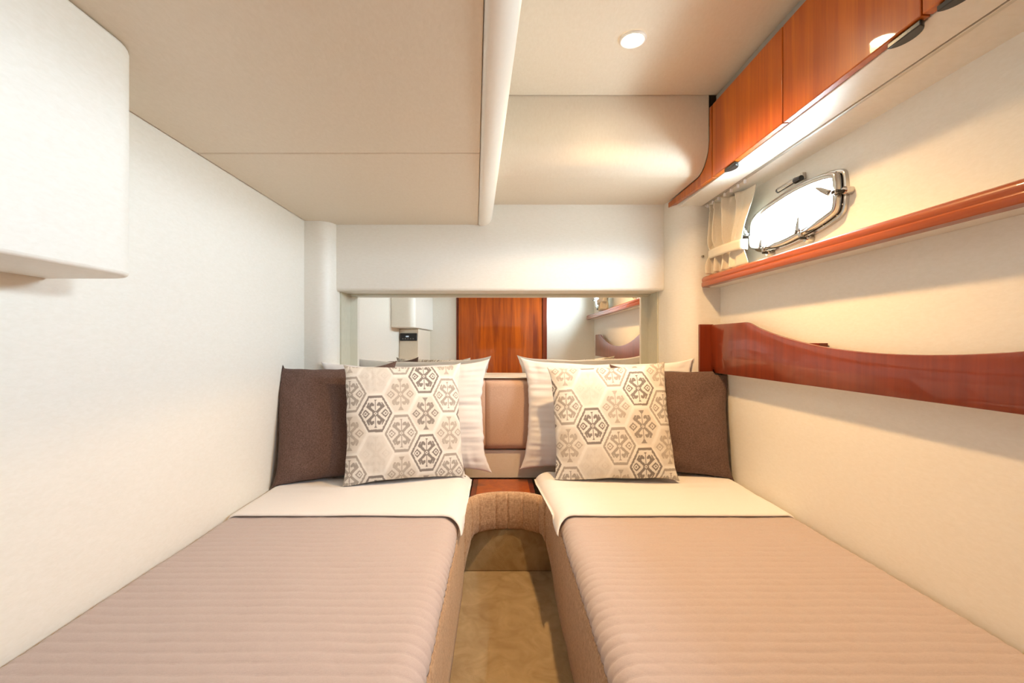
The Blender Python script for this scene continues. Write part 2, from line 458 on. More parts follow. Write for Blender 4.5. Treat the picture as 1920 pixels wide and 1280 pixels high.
rl = empty('pocket_rail', (0.86, 0.9, -0.119)); tag(rl, 'glossy dark cherry rail with a scooped wavy top edge on the wall under the shelf', 'rail')
def rx(y): return Xw(y)-0.046
def ztop(y):
    # high ends, one long scoop between them
    top, low, mid, half = 0.0735, -0.026, 1.0, 0.635
    t = abs(y-mid)/half
    if t >= 1: return top
    t = t if t < 0.9 else 0.9+0.1*(1-(1-(t-0.9)/0.1)**1.5)
    return low+(top-low)*min(1, t**2.05)
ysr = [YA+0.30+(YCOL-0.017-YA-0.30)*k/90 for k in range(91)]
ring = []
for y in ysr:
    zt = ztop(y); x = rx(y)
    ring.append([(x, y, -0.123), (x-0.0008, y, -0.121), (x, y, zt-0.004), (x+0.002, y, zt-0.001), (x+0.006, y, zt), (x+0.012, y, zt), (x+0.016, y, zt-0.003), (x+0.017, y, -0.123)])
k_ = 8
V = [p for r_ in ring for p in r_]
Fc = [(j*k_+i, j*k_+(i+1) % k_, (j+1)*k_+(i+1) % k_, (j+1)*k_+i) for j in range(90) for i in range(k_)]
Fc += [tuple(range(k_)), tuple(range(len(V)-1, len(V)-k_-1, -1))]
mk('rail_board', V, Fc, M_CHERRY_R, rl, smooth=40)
V = []
for y in (YA+0.31, YCOL-0.018):
    V += [(rx(y)+0.0175, y, -0.123), (Xw(y)-0.0005, y, -0.123), (Xw(y)-0.0005, y, -0.113), (rx(y)+0.0175, y, -0.113)]
mk('pocket_floor', V, [(0, 1, 2, 3), (7, 6, 5, 4), (0, 4, 5, 1), (1, 5, 6, 2), (2, 6, 7, 3), (3, 7, 4, 0)], M_VINYL, rl)
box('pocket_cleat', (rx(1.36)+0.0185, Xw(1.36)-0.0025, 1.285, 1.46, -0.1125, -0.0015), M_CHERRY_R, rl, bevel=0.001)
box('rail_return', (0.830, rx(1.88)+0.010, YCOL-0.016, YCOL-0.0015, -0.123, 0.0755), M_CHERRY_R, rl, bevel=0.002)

# ------------------------------------------------------------------ portholes
def sweep(sec, lo=None):
    """closed cross-section of (outward, inboard) offsets swept round the outline"""
    k = len(sec); V = []
    for i in range(NL):
        for a, d in sec:
            y = loop[i][0]+nrm[i][0]*a; z = loop[i][1]+nrm[i][1]*a
            V.append((Xw(y)-d, y, z))
    Fc = [(i*k+j, i*k+(j+1) % k, ((i+1) % NL)*k+(j+1) % k, ((i+1) % NL)*k+j) for i in range(NL) for j in range(k)]
    return V, Fc
yc = sum(p[0] for p in loop)/NL; zc = sum(p[1] for p in loop)/NL
w1 = empty('window_1', (Xw(yc), yc, min(p[1] for p in loop))); tag(w1, 'raked opening porthole with a polished metal frame, beside the gathered curtain in view', 'window', kind='structure')
mk('outer_ring', *sweep([(-0.008, -0.034), (-0.008, 0.008), (-0.006, 0.010), (0.004, 0.0115), (0.008, 0.009), (0.009, 0.0005), (-0.004, 0.0005), (-0.004, -0.034)]), M_CHROME, w1, smooth=45)
mk('seal', *sweep([(-0.012, 0.006), (-0.003, 0.006), (-0.003, 0.015), (-0.012, 0.015)]), M_GASKET, w1, smooth=45)
mk('sash', *sweep([(-0.014, 0.014), (-0.001, 0.014), (0.0, 0.016), (0.0, 0.027), (-0.0018, 0.0300), (-0.004, 0.031), (-0.011, 0.0305), (-0.0155, 0.0270)]), M_CHROME, w1, smooth=45)
g = [(Xw(p[0])-0.0215, p[0], p[1]) for p in offs(-0.0095)] + [(Xw(p[0])-0.0175, p[0], p[1]) for p in offs(-0.0095)]
mk('pane', g, [tuple(range(NL)), tuple(range(2*NL-1, NL-1, -1))] + [(i, (i+1) % NL, NL+(i+1) % NL, NL+i) for i in range(NL)], M_PANE, w1, smooth=None)
for k in range(0, 16):
    i = int((k+0.5)*NL/16)
    y = loop[i][0]+nrm[i][0]*0.001; z = loop[i][1]+nrm[i][1]*0.001
    mk('screw', *cyl((Xw(y)-0.0105, y, z), (Xw(y)-0.0130, y, z), 0.0026, 0.002, 10), M_CHROME, w1)
def nearest(px, py):
    p = on_wall(px, py); return min(range(NL), key=lambda i: (loop[i][0]-p[0])**2+(loop[i][1]-p[1])**2)
def latch(px, py, ang, ln):
    i = nearest(px, py); P = Vector(loop[i]); N = Vector(nrm[i]); T = Vector((-N.y, N.x))
    def W(q, d): return (Xw(q.x)-d, q.x, q.y)
    # arm across the sash, from the ring to the inside edge
    A = P+N*0.010; B = P-N*0.006; h = 0.0055
    g1 = join(prism([(A+T*h), (B+T*h), (B-T*h), (A-T*h)], lambda p, t: W(p, t), 0.0312, 0.0400))
    o = mk('latch', *g1, M_CHROME, w1, bevel=0.002)
    D = Vector((math.cos(R(ang)), math.sin(R(ang)))); S = Vector((-D.y, D.x)); c0 = P-N*0.005
    lev = [c0+S*0.008, c0-S*0.008, c0+D*ln*0.5-S*0.0068, c0+D*ln-S*0.0025, c0+D*ln+S*0.0025, c0+D*ln*0.5+S*0.0068]
    mk('lever', *prism(lev, lambda p, t: W(p, t), 0.0402, 0.0480), M_CHROME, o, bevel=0.0015)
    mk('pivot', *cyl(W(c0, 0.0481), W(c0, 0.0505), 0.0050, 0.0045, 16), M_GASKET, o)
    mk('pivot_cap', *cyl(W(c0, 0.0506), W(c0, 0.0516), 0.0030, 0.0026, 14), M_CHROME, o)
    K = P+N*0.0165
    mk('knob', *join(cyl(W(K, 0.0), W(K, 0.020), 0.0105, 0.0105, 20), cyl(W(K, 0.020), W(K, 0.0235), 0.0105, 0.0080, 20)), M_CHROME, o, smooth=30)
    mk('knob_post', *cyl(W(P+N*0.013, 0.020), W(P+N*0.013, 0.038), 0.0042, 0.0042, 14), M_GASKET, o)
latch(1568, 358, 32, 0.058)     # (angles in the wall plane, along the wall and up)
latch(1506, 437, 100, 0.044)
latch(1436, 466, 100, 0.026)
latch(1402, 440, 80, 0.030)
# friction stay above the sash
ia = nearest(1480, 350)
def SP(px, py, d): y, z = on_wall(px, py, d); return (Xw(y)-d, y, z)
st = mk('stay', *cyl(SP(1461, 356, 0.022), SP(1492, 337, 0.022), 0.0080, 0.0080, 20), M_CHROME, w1, smooth=40)
mk('stay_end', *cyl(SP(1458, 358, 0.022), SP(1461, 356, 0.022), 0.0072, 0.0082, 20), M_BLACK, st)
a_ = Vector(SP(1491, 339, 0.022)); b2 = Vector(SP(1503, 333, 0.022))
mk('stay_bracket', *cyl(a_, b2, 0.0098, 0.0086, 8), M_BLACK, st, bevel=0.001)
yb, zb = on_wall(1505, 332, 0.004)
box('stay_plate', (Xw(yb)-0.012, Xw(yb)-0.0005, yb-0.010, yb+0.002, zb-0.008, zb+0.012), M_ALU, st, bevel=0.001)
w2 = copy_tree(w1, None, (-0.014*W2, W2, 0)); w2.name = 'window_2'
w2['label'] = 'raked opening porthole near the cabin door, glimpsed in the mirror above the shelf'

# ------------------------------------------------------------------ curtain
def make_curtain():
    root = empty('porthole_curtain', (0.87, 1.72, 0.273)); tag(root, 'short cream curtain gathered and tied beside the porthole, standing on the shelf', 'curtain')
    NU, NV = 150, 40
    zt, zb_ = 0.556, 0.2755
    def pt(i, j):
        s = i/(NU-1); t = j/(NV-1)
        # far edge (s=0) and near edge (s=1) at heading, tie and hem
        def lerp3(a, b_, c): 
            k = 0.68
            if t < k:
                q = t/k; q = q*q*(3-2*q); return a+(b_-a)*q
            q = (t-k)/(1-k); q = q*q*(3-2*q)*0.5+q*0.5; return b_+(c-b_)*q
        ya = lerp3(1.868, 1.855, 1.872); yb_ = lerp3(1.560, 1.625, 1.590)
        sq = s**1.12
        y = ya+(yb_-ya)*sq
        tie = math.exp(-((t-0.70)/0.10)**2)
        pl_ = max(0.0, 1-(s/0.80)**4)                      # pleats fade out into the flat leading panel
        amp = (0.026*(1-0.6*tie)+0.006*t)*pl_
        ph = s*2*math.pi*5.4+0.9*math.sin(3*t+5*s)
        x = 0.868+amp*math.sin(ph)+0.006*math.sin(9*s+4*t)
        y += 0.35*amp*math.cos(ph*1.0)
        if t < 0.09: x += 0.006*math.sin(s*2*math.pi*19)*pl_
        x += 0.010*s*(1-t)
        z = zt+(zb_-zt)*t - 0.012*s*(1-t)
        return (min(x, Xw(y)-0.036 if y < 1.64 else Xw(y)-0.012), y, z)
    o = mk('curtain_cloth', *grid(NU, NV, pt), M_CURTAIN, root, smooth=180, solid=0.002)
    # tie band round the gathers
    def band(i, j):
        a = i/60*2*math.pi; z = 0.373-0.036*j/4
        y = 1.737+0.128*math.cos(a); x = 0.868+0.026*math.copysign(abs(math.sin(a))**0.6, math.sin(a))
        y = min(y, 1.868)
        return (min(x, 0.912), y, z-0.008*(1.87-y)/0.3)
    mk('tie_band', *grid(60, 5, band, True), M_CURTAIN, root, smooth=60, solid=0.002)
    mk('snap_stud', *cyl((0.848, YCOL-0.0005, 0.359), (0.848, YCOL-0.009, 0.359), 0.0055, 0.004, 14), M_CHROME, root)
    for k in range(7):
        y = 1.86-0.047*k
        mk('glider', *boxg(0.8485, 0.8555, y-0.003, y+0.003, 0.552, 0.5645), M_SHEET, root, smooth=None)
    return root
cu = make_curtain()
cu2 = copy_tree(cu, None, (0, W2, 0))
cu2['label'] = 'short cream curtain gathered beside the porthole near the cabin door'
for ch in list(cu2.children):
    if ch.name.startswith('snap_stud'): bpy.data.objects.remove(ch)

# ------------------------------------------------------------------ downlight
LX, LY = 0.387, 1.319
dl = empty('ceiling_downlight', (LX, LY, ZHI-0.008)); tag(dl, 'small round recessed warm downlight in the high headliner', 'downlight')
def lathe(prof_, n=48): 
    k = len(prof_)
    return grid(n, k, lambda i, j: (LX+prof_[j][0]*math.cos(2*math.pi*i/n), LY+prof_[j][0]*math.sin(2*math.pi*i/n), prof_[j][1]), True)
mk('rim', *lathe([(0.039, ZHI-0.0002), (0.0385, ZHI-0.004), (0.035, ZHI-0.007), (0.031, ZHI-0.006), (0.0295, ZHI-0.001)]), M_TRIM, dl, smooth=60)
g = lathe([(0.0295, ZHI-0.001), (0.020, ZHI-0.0028), (0.010, ZHI-0.0036), (0.0005, ZHI-0.0038)])
mk('lens', *g, M_LENS, dl, smooth=60)
sp = bpy.data.lights.new('downlight_beam', 'SPOT'); sp.energy = 45; sp.color = (1.0, 0.61, 0.26)
sp.spot_size = R(134); sp.spot_blend = 1.0; sp.shadow_soft_size = 0.03
so = bpy.data.objects.new('downlight_beam', sp); C.objects.link(so); so.parent = dl; so.location = (0, 0, -0.012)

# ------------------------------------------------------------------ berths
ZR = -0.585; AL, AR = -0.125, 0.187          # aisle faces
bs = empty('berth_surround', (0.03, 0.8, ZF)); tag(bs, 'tan upholstered U-shaped berth front wrapped around the aisle', 'berth front')
def upath(n=36):
    P = [(AL, YA+0.042+(1.46-YA)*k/24) for k in range(24)]
    cx, hw, y0, dy = (AL+AR)/2, (AR-AL)/2, 1.50, 0.205
    for k in range(n+1):
        a = math.pi - math.pi*k/n
        ca, sa = math.cos(a), math.sin(a)
        e = 0.80
        P.append((cx+hw*math.copysign(abs(ca)**e, ca), y0+dy*abs(sa)**e))
    P += [(AR, 1.50-(1.50-YA-0.042)*k/24) for k in range(1, 25)]
    return P
UP0 = upath()
# resample evenly
def resample(P, step):
    out_ = [Vector(P[0])]; acc = 0
    for a, b_ in zip(P, P[1:]):
        a = Vector(a); b_ = Vector(b_); L = (b_-a).length; d = step-acc
        while d <= L and L > 0:
            out_.append(a+(b_-a)*(d/L)); d += step
        acc = L-(d-step)
    return out_
UP = resample(UP0, 0.003)
NU = len(UP)
random.seed(4)
pleats = [(random.uniform(1.46, 1.95), random.uniform(0.4, 1)) for _ in range(5)]
V = []; K = 0
TH = 0.030
for i, p in enumerate(UP):
    a = UP[max(0, i-4)]; b_ = UP[min(NU-1, i+4)]
    t = (b_-a).normalized(); nn = Vector((t.y, -t.x))          # towards the aisle
    if nn.dot(Vector(((AL+AR)/2, min(p.y, 1.45)))-p) < 0: nn = -nn
    bend = max(0, min(1, (p.y-1.50)/0.17)); bend = bend*bend*(3-2*bend)
    zt = ZR+0.022*bend; zb_ = ZF+0.001+(0.16)*max(0, min(1, (p.y-1.53)/0.12))
    s = i*0.003
    gath = 0.0
    for c_, w_ in ((0.10, 1), (0.22, .6), (0.30, 1), (0.42, .7), (0.50, .9), (0.60, .8), (0.72, 1), (0.79, 1)):
        u = i/NU; uc = 0.425+0.15*c_
        gath += -0.0055*w_*math.exp(-((u-uc)/0.0010)**2)
    rip = 0.0015*noise.noise(Vector((s*9, 0, 1)))
    sec = []
    for z_, o_ in ((zb_, -0.004), (zb_+0.006, 0.0), (zb_+0.3*(zt-zb_), 0.002), (zb_+0.55*(zt-zb_), 0.003), (zb_+0.8*(zt-zb_), 0.002), (zt-0.022, 0.001), (zt-0.008, -0.003), (zt-0.002, -0.009), (zt, -0.016), (zt-0.002, -0.024), (zt-0.010, -TH), (zb_, -TH)):
        q = p+nn*(o_+(gath+rip+0.001*noise.noise(Vector((s*22, z_*9, 3))) if o_ > -0.010 else 0))
        sec.append((q.x, q.y, z_))
    K = len(sec); V += sec
Fc = [(j*K+i, j*K+(i+1) % K, (j+1)*K+(i+1) % K, (j+1)*K+i) for j in range(NU-1) for i in range(K)]
Fc += [tuple(range(K)), tuple(range(len(V)-1, len(V)-K-1, -1))]
mk('upholstered_rim', V, Fc, M_SUEDE, bs, smooth=60)
box('berth_base', (XL+0.002, AL-0.034, YA+0.042, 1.985, ZF+0.001, -0.645), M_VINYL, bs, bevel=0.002)
box('berth_base', (AR+0.034, 0.915, YA+0.042, 1.895, ZF+0.001, -0.645), M_VINYL, bs, bevel=0.002)

# cherry ledge, cream back panel and headboard between the pillows
lg = empty('bedside_ledge', (0.03, 1.9, -0.66)); tag(lg, 'low cherry ledge between the berths behind the upholstered curve', 'ledge')
box('ledge_top', (-0.118, 0.150, 1.752, 2.078, -0.645, -0.622), M_CHERRY_R, lg, bevel=0.002)
box('ledge_lid', (-0.095, 0.128, 1.775, 2.05, -0.6215, -0.6155), M_CHERRY, lg, bevel=0.0015)
box('lower_panel', (-0.70, 0.70, 2.082, 2.11, -0.62, -0.492), M_VINYL, wb, bevel=0.003)
hb = empty('headboard', (0, 2.09, -0.49)); tag(hb, 'rose-tan upholstered headboard under the mirror', 'headboard')
cuts = [-0.70, -0.40, -0.062, 0.235, 0.50, 0.70]
for x0, x1 in zip(cuts, cuts[1:]):
    def hp(i, j, x0=x0, x1=x1):
        u = i/24; v_ = j/24
        x = x0+0.0006+(x1-x0-0.0012)*u; z = -0.490+0.328*v_
        e = min(u*(x1-x0), (1-u)*(x1-x0)); ez = min(v_, 1-v_)*0.328
        d = 0.040*(min(1, ez/0.022))**0.5*(0.72+0.28*min(1, e/0.014)**0.5)
        d += 0.0022*noise.noise(Vector((x*24, z*3, 7)))
        return (x, 2.098-d-0.001, z)
    g1 = grid(25, 25, hp)
    g2 = ([(x0+0.0006, 2.100, -0.490), (x1-0.0006, 2.100, -0.490), (x1-0.0006, 2.100, -0.162), (x0+0.0006, 2.100, -0.162)], [(0, 1, 2, 3)])
    mk('headboard_cushion', *join(g1, g2), M_HEAD, hb, smooth=60)
box('headboard_cap', (-0.70, 0.70, 2.064, 2.2185, -0.1615, -0.1575), M_TRIM, hb, bevel=0.0015)

# mattresses, sheets and quilts
def arc_profile(xw, xt, xs, z, zend, r=None, n=130):
    """points across the bed: wall edge xw -> start of roll xt -> side xs, down to zend; returns list of (x, z, nx, nz)"""
    pts = []
    sg = 1 if xs > xw else -1
    # small roll at the wall, flat, elliptic roll at the aisle
    for k in range(7):
        a = R(90*(1-k/6)); pts.append((xw+sg*0.018*(1-math.sin(a)), z-0.018*(1-math.cos(a))))
    nflat = n
    x0 = xw+sg*0.018
    for k in range(1, nflat+1): pts.append((x0+(xt-x0)*k/nflat, z))
    rx_, rz_ = abs(xs-xt), z-zend
    for k in range(1, 19):
        a = R(90*k/18); pts.append((xt+sg*rx_*math.sin(a), z-rz_*(1-math.cos(a))))
    out_ = []
    for i, p in enumerate(pts):
        a = Vector(pts[max(0, i-1)]); b_ = Vector(pts[min(len(pts)-1, i+1)])
        t = (b_-a).normalized(); nn = Vector((-t.y, t.x))
        if nn.y < 0 or (abs(nn.y) < 1e-6 and nn.x*sg < 0): nn = -nn
        out_.append((p[0], p[1], nn.x, nn.y))
    return out_

def layer(name, side, y0, y1, dy, z, lift, m_, disp, edge=None, zend=-0.584, nflat=130, label=None, cat=None, yfun=None, group=None, widen=0.0, inset=0.008):
    rows = int((y1-y0)/dy)+1
    V = []
    NP = 0
    for j in range(rows):
        y = y0+(y1-y0)*j/(rows-1)
        tp = max(0, min(1, (y-1.50)/0.30))
        if side < 0: xw, xt, xs = XL+0.004+inset, -0.182-widen, AL-0.008-widen
        else: xw, xt, xs = Xw(y)-0.004-inset, 0.240-0.03*tp+widen, AR+0.008-0.028*tp+widen*(1-tp) if not widen else AR+0.034-0.040*max(0, min(1, (y-1.745)/0.05))
        pr_ = arc_profile(xw, xt, xs, z, zend, n=nflat)
        NP = len(pr_)
        s = 0.0; px_ = None
        for i, (x, zz, nx, nz) in enumerate(pr_):
            if px_: s += math.hypot(x-px_[0], zz-px_[1])
            px_ = (x, zz)
            yy = y if yfun is None else yfun(y, s, i/(NP-1))
            d = lift+disp(s, yy, i/(NP-1), j/(rows-1))
            V.append((x+nx*d, yy, zz+nz*d))
    Fc = [(j*NP+i, j*NP+i+1, (j+1)*NP+i+1, (j+1)*NP+i) for j in range(rows-1) for i in range(NP-1)]
    return V, Fc, NP, rows

def thick(V, Fc, NP, rows, t):
    """close a cloth sheet into a thin solid by adding an under side"""
    n0 = len(V)
    U = [(x, y, z-t) for x, y, z in V]
    F2 = [tuple(n0+k for k in reversed(f)) for f in Fc]
    rim = []
    for i in range(NP-1):
        rim += [(i, i+1, n0+i+1, n0+i), ((rows-1)*NP+i+1, (rows-1)*NP+i, n0+(rows-1)*NP+i, n0+(rows-1)*NP+i+1)]
    for j in range(rows-1):
        rim += [((j+1)*NP, j*NP, n0+j*NP, n0+(j+1)*NP), (j*NP+NP-1, (j+1)*NP+NP-1, n0+(j+1)*NP+NP-1, n0+j*NP+NP-1)]
    return V+U, Fc+F2+rim

PITCH = 0.0275
def quilt_disp(seed):
    def f(s, y, u, v):
        yy = y+0.0025*noise.noise(Vector((s*7, y*5, seed)))+0.0012*noise.noise(Vector((s*30, y*8, seed)))
        c = abs(math.sin(math.pi*yy/PITCH))
        d = 0.0031*c**0.38
        # finer diagonal stitching crossing the channels
        for sgn in (1, -1):
            q = abs(math.sin(math.pi*(s+sgn*0.75*yy)/0.046))
            d -= 0.0010*max(0, 1-q/0.16)
        d += 0.0022*noise.noise(Vector((s*9, y*7, seed+4)))+0.0010*noise.noise(Vector((s*40, y*45, seed)))
        return d
    return f
def sheet_disp(seed, front):
    def f(s, y, u, v):
        d = 0.0020*noise.noise(Vector((s*5, y*9, seed)))+0.0009*noise.noise(Vector((s*6, y*34, seed+2)))
        return d
    return f
ZB = -0.548
for side, nm, quilt_label, sheet_label, mat_label in (
    (-1, 'left', 'mauve channel-quilted coverlet on the berth along the plain white wall', 'white sheet turned down over the coverlet along the plain white wall', 'white-covered mattress on the berth along the plain white wall'),
    (1, 'right', 'mauve channel-quilted coverlet on the berth below the porthole wall', 'white sheet turned down over the coverlet below the porthole wall', 'white-covered mattress on the berth below the porthole wall')):
    yend = 1.985 if side < 0 else 1.892
    # mattress
    V, Fc, NP, rows = layer('m', side, YA+0.045, yend, 0.03, ZB-0.006, 0, None, lambda s, y, u, v: 0.0, zend=-0.590, nflat=24, widen=0.026, inset=0.016)
    # sides down to the base inside the rim
    n0 = len(V)
    bot = []
    for j in range(rows):
        y = V[j*NP][1]
        xa, xb = (XL+0.005, AL-0.034) if side < 0 else (Xw(y)-0.010, AR+0.034)
        bot += [(xa, y, -0.6445), (xb, y, -0.6445)]
    V2 = V+bot
    for j in range(rows-1):
        a, b_ = n0+2*j, n0+2*j+2
        Fc += [(j*NP, (j+1)*NP, b_, a), ((j+1)*NP+NP-1, j*NP+NP-1, a+1, b_+1), (a, b_, b_+1, a+1)]
    Fc += [tuple(range(NP))+(n0+1, n0), tuple(range((rows-1)*NP+NP-1, (rows-1)*NP-1, -1))+(n0+2*rows-2, n0+2*rows-1)]
    o = mk('mattress', V2, Fc, M_SHEET, smooth=50); tag(o, mat_label, 'mattress')
    # quilt
    V, Fc, NP, rows = layer('q', side, YA+0.042, 1.437, 0.0034, ZB, 0.004, None, quilt_disp(3+side), nflat=120)
    V, Fc = thick(V, Fc, NP, rows, 0.004)
    o = mk('quilt', V, Fc, M_QUILT, smooth=180); tag(o, quilt_label, 'quilt')
    # folded-back sheet over the head end of the quilt
    def yf(y, s, u, side=side):
        t = (y-1.408)/0.45
        hang = max(0, (u-0.86)/0.14)
        return y - (1-min(1, t/0.5))*0.050*hang**1.5*(1 if t < 0.5 else 0) + 0.004*noise.noise(Vector((s*4, 2, side)))
    def sd(s, y, u, v, side=side):
        d = sheet_disp(side*5, 0)(s, y, u, v)
        e = min(1, v/0.045); 
        return d+0.0045*math.sqrt(max(0, 1-(1-e)**2))+0.004*max(0, (u-0.8)/0.2)
    V, Fc, NP, rows = layer('s', side, 1.408, 1.862, 0.008, ZB, 0.0140, None, sd, nflat=70, yfun=yf, zend=-0.578, inset=0.018)
    V = [(x, y, max(z, -0.5585) if y > 1.47 and abs(x-0.03) < 0.21 else z) for x, y, z in V]
    V, Fc = thick(V, Fc, NP, rows, 0.0030)
    o = mk('folded_sheet', V, Fc, M_SHEET, smooth=180); tag(o, sheet_label, 'sheet')

# ------------------------------------------------------------------ pillows and cushions
def cushion_geo(W, H, T, n, seed, pinch=0.05, flange=0.0, wr=0.004, crumple=1.0, wfreq=5.0, sag=0.12, ears=0.0, nb=None):
    def pt(u, v, sgn):
        x = W/2*u*(1-pinch*(1-v*v)*u*u); z = H/2*v*(1-pinch*(1-u*u)*v*v)
        iu, iv = u, v
        if flange:
            iu = max(-1, min(1, u*W/2/(W/2-flange))); iv = max(-1, min(1, v*H/2/(H/2-flange)))
        e = max(0, (1-iu*iu))*max(0, (1-iv*iv))
        t = T/2*e**0.42*(1-sag*v)
        edge = 1-max(abs(u), abs(v))**6
        wv = wr*noise.noise(Vector((u*wfreq, v*wfreq, seed+sgn*0.1)))*edge
        # puckers running in from the seams
        pk = crumple*0.6*wr*noise.noise(Vector((u*wfreq*4.5, v*1.5, seed+9)))*abs(v)**4*edge + crumple*0.6*wr*noise.noise(Vector((u*1.5, v*wfreq*4.5, seed+5)))*abs(u)**4*edge
        fl_ = 0
        if flange:
            fo = max(abs(iu), abs(iv))
            if fo >= 1: fl_ = 0.006*noise.noise(Vector((u*6, v*6, seed+2)))
        x += W*0.010*noise.noise(Vector((v*3.0, 1.5, seed)))*abs(u)**3 + (crumple-1)*0.0035*noise.noise(Vector((v*11.0, u, seed)))*abs(u)**6
        z += H*0.010*noise.noise(Vector((u*3.0, 4.5, seed)))*abs(v)**3
        # corner ears
        cr = (abs(u)*abs(v))**10
        x += ears*cr*math.copysign(1, u); z += ears*cr*math.copysign(1, v)
        return (x, sgn*(t+0.0016)+wv+pk+fl_, z+H/2)
    nb = nb or n
    V, Fc = [], []
    for sgn, nn in ((-1, n), (1, nb)):
        off = len(V)
        for j in range(nn+1):
            for i in range(nn+1):
                u = -1+2*i/nn; v = -1+2*j/nn
                # gather samples near the seam for a smoother edge
                u = math.copysign(abs(u)**0.9, u); v = math.copysign(abs(v)**0.9, v)
                V.append(pt(u, v, sgn))
        for j in range(nn):
            for i in range(nn):
                a = off+j*(nn+1)+i
                Fc.append((a, a+1, a+nn+2, a+nn+1))
    # seam strip
    o2 = (n+1)**2
    if n == nb:
        def bd(off):
            k = n+1
            return [off+i for i in range(k)] + [off+j*k+n for j in range(1, k)] + [off+n*k+i for i in range(n-1, -1, -1)] + [off+j*k for j in range(n-1, 0, -1)]
        A, B = bd(0), bd(o2)
        Fc += [(A[i], A[(i+1) % len(A)], B[(i+1) % len(B)], B[i]) for i in range(len(A))]
    return V, Fc

def place(name, geo, m_, loc, tilt, yaw, roll, label, cat, group=None, shade=180):
    V, Fc = geo
    me = bpy.data.meshes.new(name); me.from_pydata(V, [], Fc)
    bm_ = bmesh.new(); bm_.from_mesh(me); bmesh.ops.recalc_face_normals(bm_, faces=bm_.faces); bm_.to_mesh(me); bm_.free()
    me.materials.append(m_); me.shade_smooth()
    if shade < 180: me.set_sharp_from_angle(angle=R(shade))
    o = bpy.data.objects.new(name, me); C.objects.link(o)
    o.matrix_world = Matrix.Translation((loc[0], loc[1], loc[2]+ZO)) @ Matrix.Rotation(R(yaw), 4, 'Z') @ Matrix.Rotation(R(-tilt), 4, 'X') @ Matrix.Rotation(R(roll), 4, 'Y')
    return tag(o, label, cat, group)

# woven hexagon lattice of the patterned cushions
HEXA, HEXB, HEXH = 0.0660, 0.0270, 0.0735      # half width, half flat, half height (metres)
COLS = {'base': (0.735, 0.70, 0.645), 'line': (0.80, 0.775, 0.73)}
KINDS = [((0.245, 0.220, 0.205), (0.76, 0.735, 0.69), True), ((0.47, 0.42, 0.365), (0.70, 0.66, 0.60), False),
         ((0.40, 0.365, 0.33), (0.76, 0.735, 0.69), True), ((0.64, 0.60, 0.545), (0.715, 0.68, 0.63), False), ((0.31, 0.275, 0.25), (0.70, 0.66, 0.60), False)]
def seg_d(px_, py_, a, b_):
    dx, dy = b_[0]-a[0], b_[1]-a[1]; t = max(0, min(1, ((px_-a[0])*dx+(py_-a[1])*dy)/(dx*dx+dy*dy)))
    return max(abs(px_-a[0]-t*dx), abs(py_-a[1]-t*dy))
def ikat(x, z):
    st_ = 0.00125
    x = math.floor(x/st_)*st_; z = math.floor(z/st_)*st_       # stitches
    dxc = HEXA+HEXB
    best = None
    ci = round(x/dxc)
    for c_ in (ci-1, ci, ci+1):
        zz = z-(c_ % 2)*HEXH+c_*0.004
        r_ = round(zz/(2*HEXH))
        lx, lz = x-c_*dxc, zz-r_*2*HEXH
        # hexagon metric
        mh = max(abs(lz)/HEXH, (abs(lx)+abs(lz)*(HEXA-HEXB)/HEXH)/HEXA)
        if best is None or mh < best[0]: best = (mh, lx, lz, c_, r_)
    mh, lx, lz, c_, r_ = best
    kd = KINDS[(1, 2)[(r_+c_//2) % 2] if c_ % 2 == 0 else ((0, 4)[r_ % 2] if c_ % 4 == 1 else (3, 0)[r_ % 2])]
    ink, ground, bord = kd
    if mh > 0.93: return COLS['line']
    px_, pz = abs(lx)*920, abs(lz)*920                # millimetres in one quarter of the motif
    if bord:
        tooth = 0.02*(int((px_+pz)/2.5) % 2)
        if mh > 0.80+tooth: return ink
        if mh > 0.74: return ground
    else:
        if mh > 0.86: return COLS['base']
    on = False
    dia = px_+pz
    if dia < 2.6 or 6.0 < dia < 11.0: on = True
    ds = abs(px_-33)+pz
    if ds < 4.2 or 8.4 < ds < 15.0: on = True
    if seg_d(px_, pz, (6, 6), (21, 21)) < 3.2: on = True                       # diagonal arms
    if seg_d(px_, pz, (21, 21), (13, 35)) < 3.7: on = True                     # hooked ends
    if seg_d(px_, pz, (13, 35), (7.5, 29)) < 3.3: on = True
    if seg_d(px_, pz, (21, 21), (27, 27)) < 3.6 or seg_d(px_, pz, (27, 27), (23, 36)) < 3.2: on = True
    if 43 < pz < 58 and px_ < 1.6+(pz-43)*0.62: on = True                      # fan at the tip
    if 10 < pz < 45 and px_ < 1.5: on = True
    if kd is KINDS[3]:
        on = (px_+pz < 3.2) or (abs(px_-22)+pz < 2.9) or (on and (int((px_+2*pz)/2) % 2 == 0))
    if mh > (0.72 if bord else 0.84): on = False
    return ink if on else ground

def paint(o, off):
    me = o.data
    at_ = me.color_attributes.new('weave', 'FLOAT_COLOR', 'POINT')
    vals = []
    for v_ in me.vertices:
        c_ = ikat(v_.co.x+off[0], v_.co.z+off[1]); vals += [c_[0], c_[1], c_[2], 1.0]
    at_.data.foreach_set('color', vals)

ZT = ZB+0.021
GP = 'pillows propped at the head of the berths'
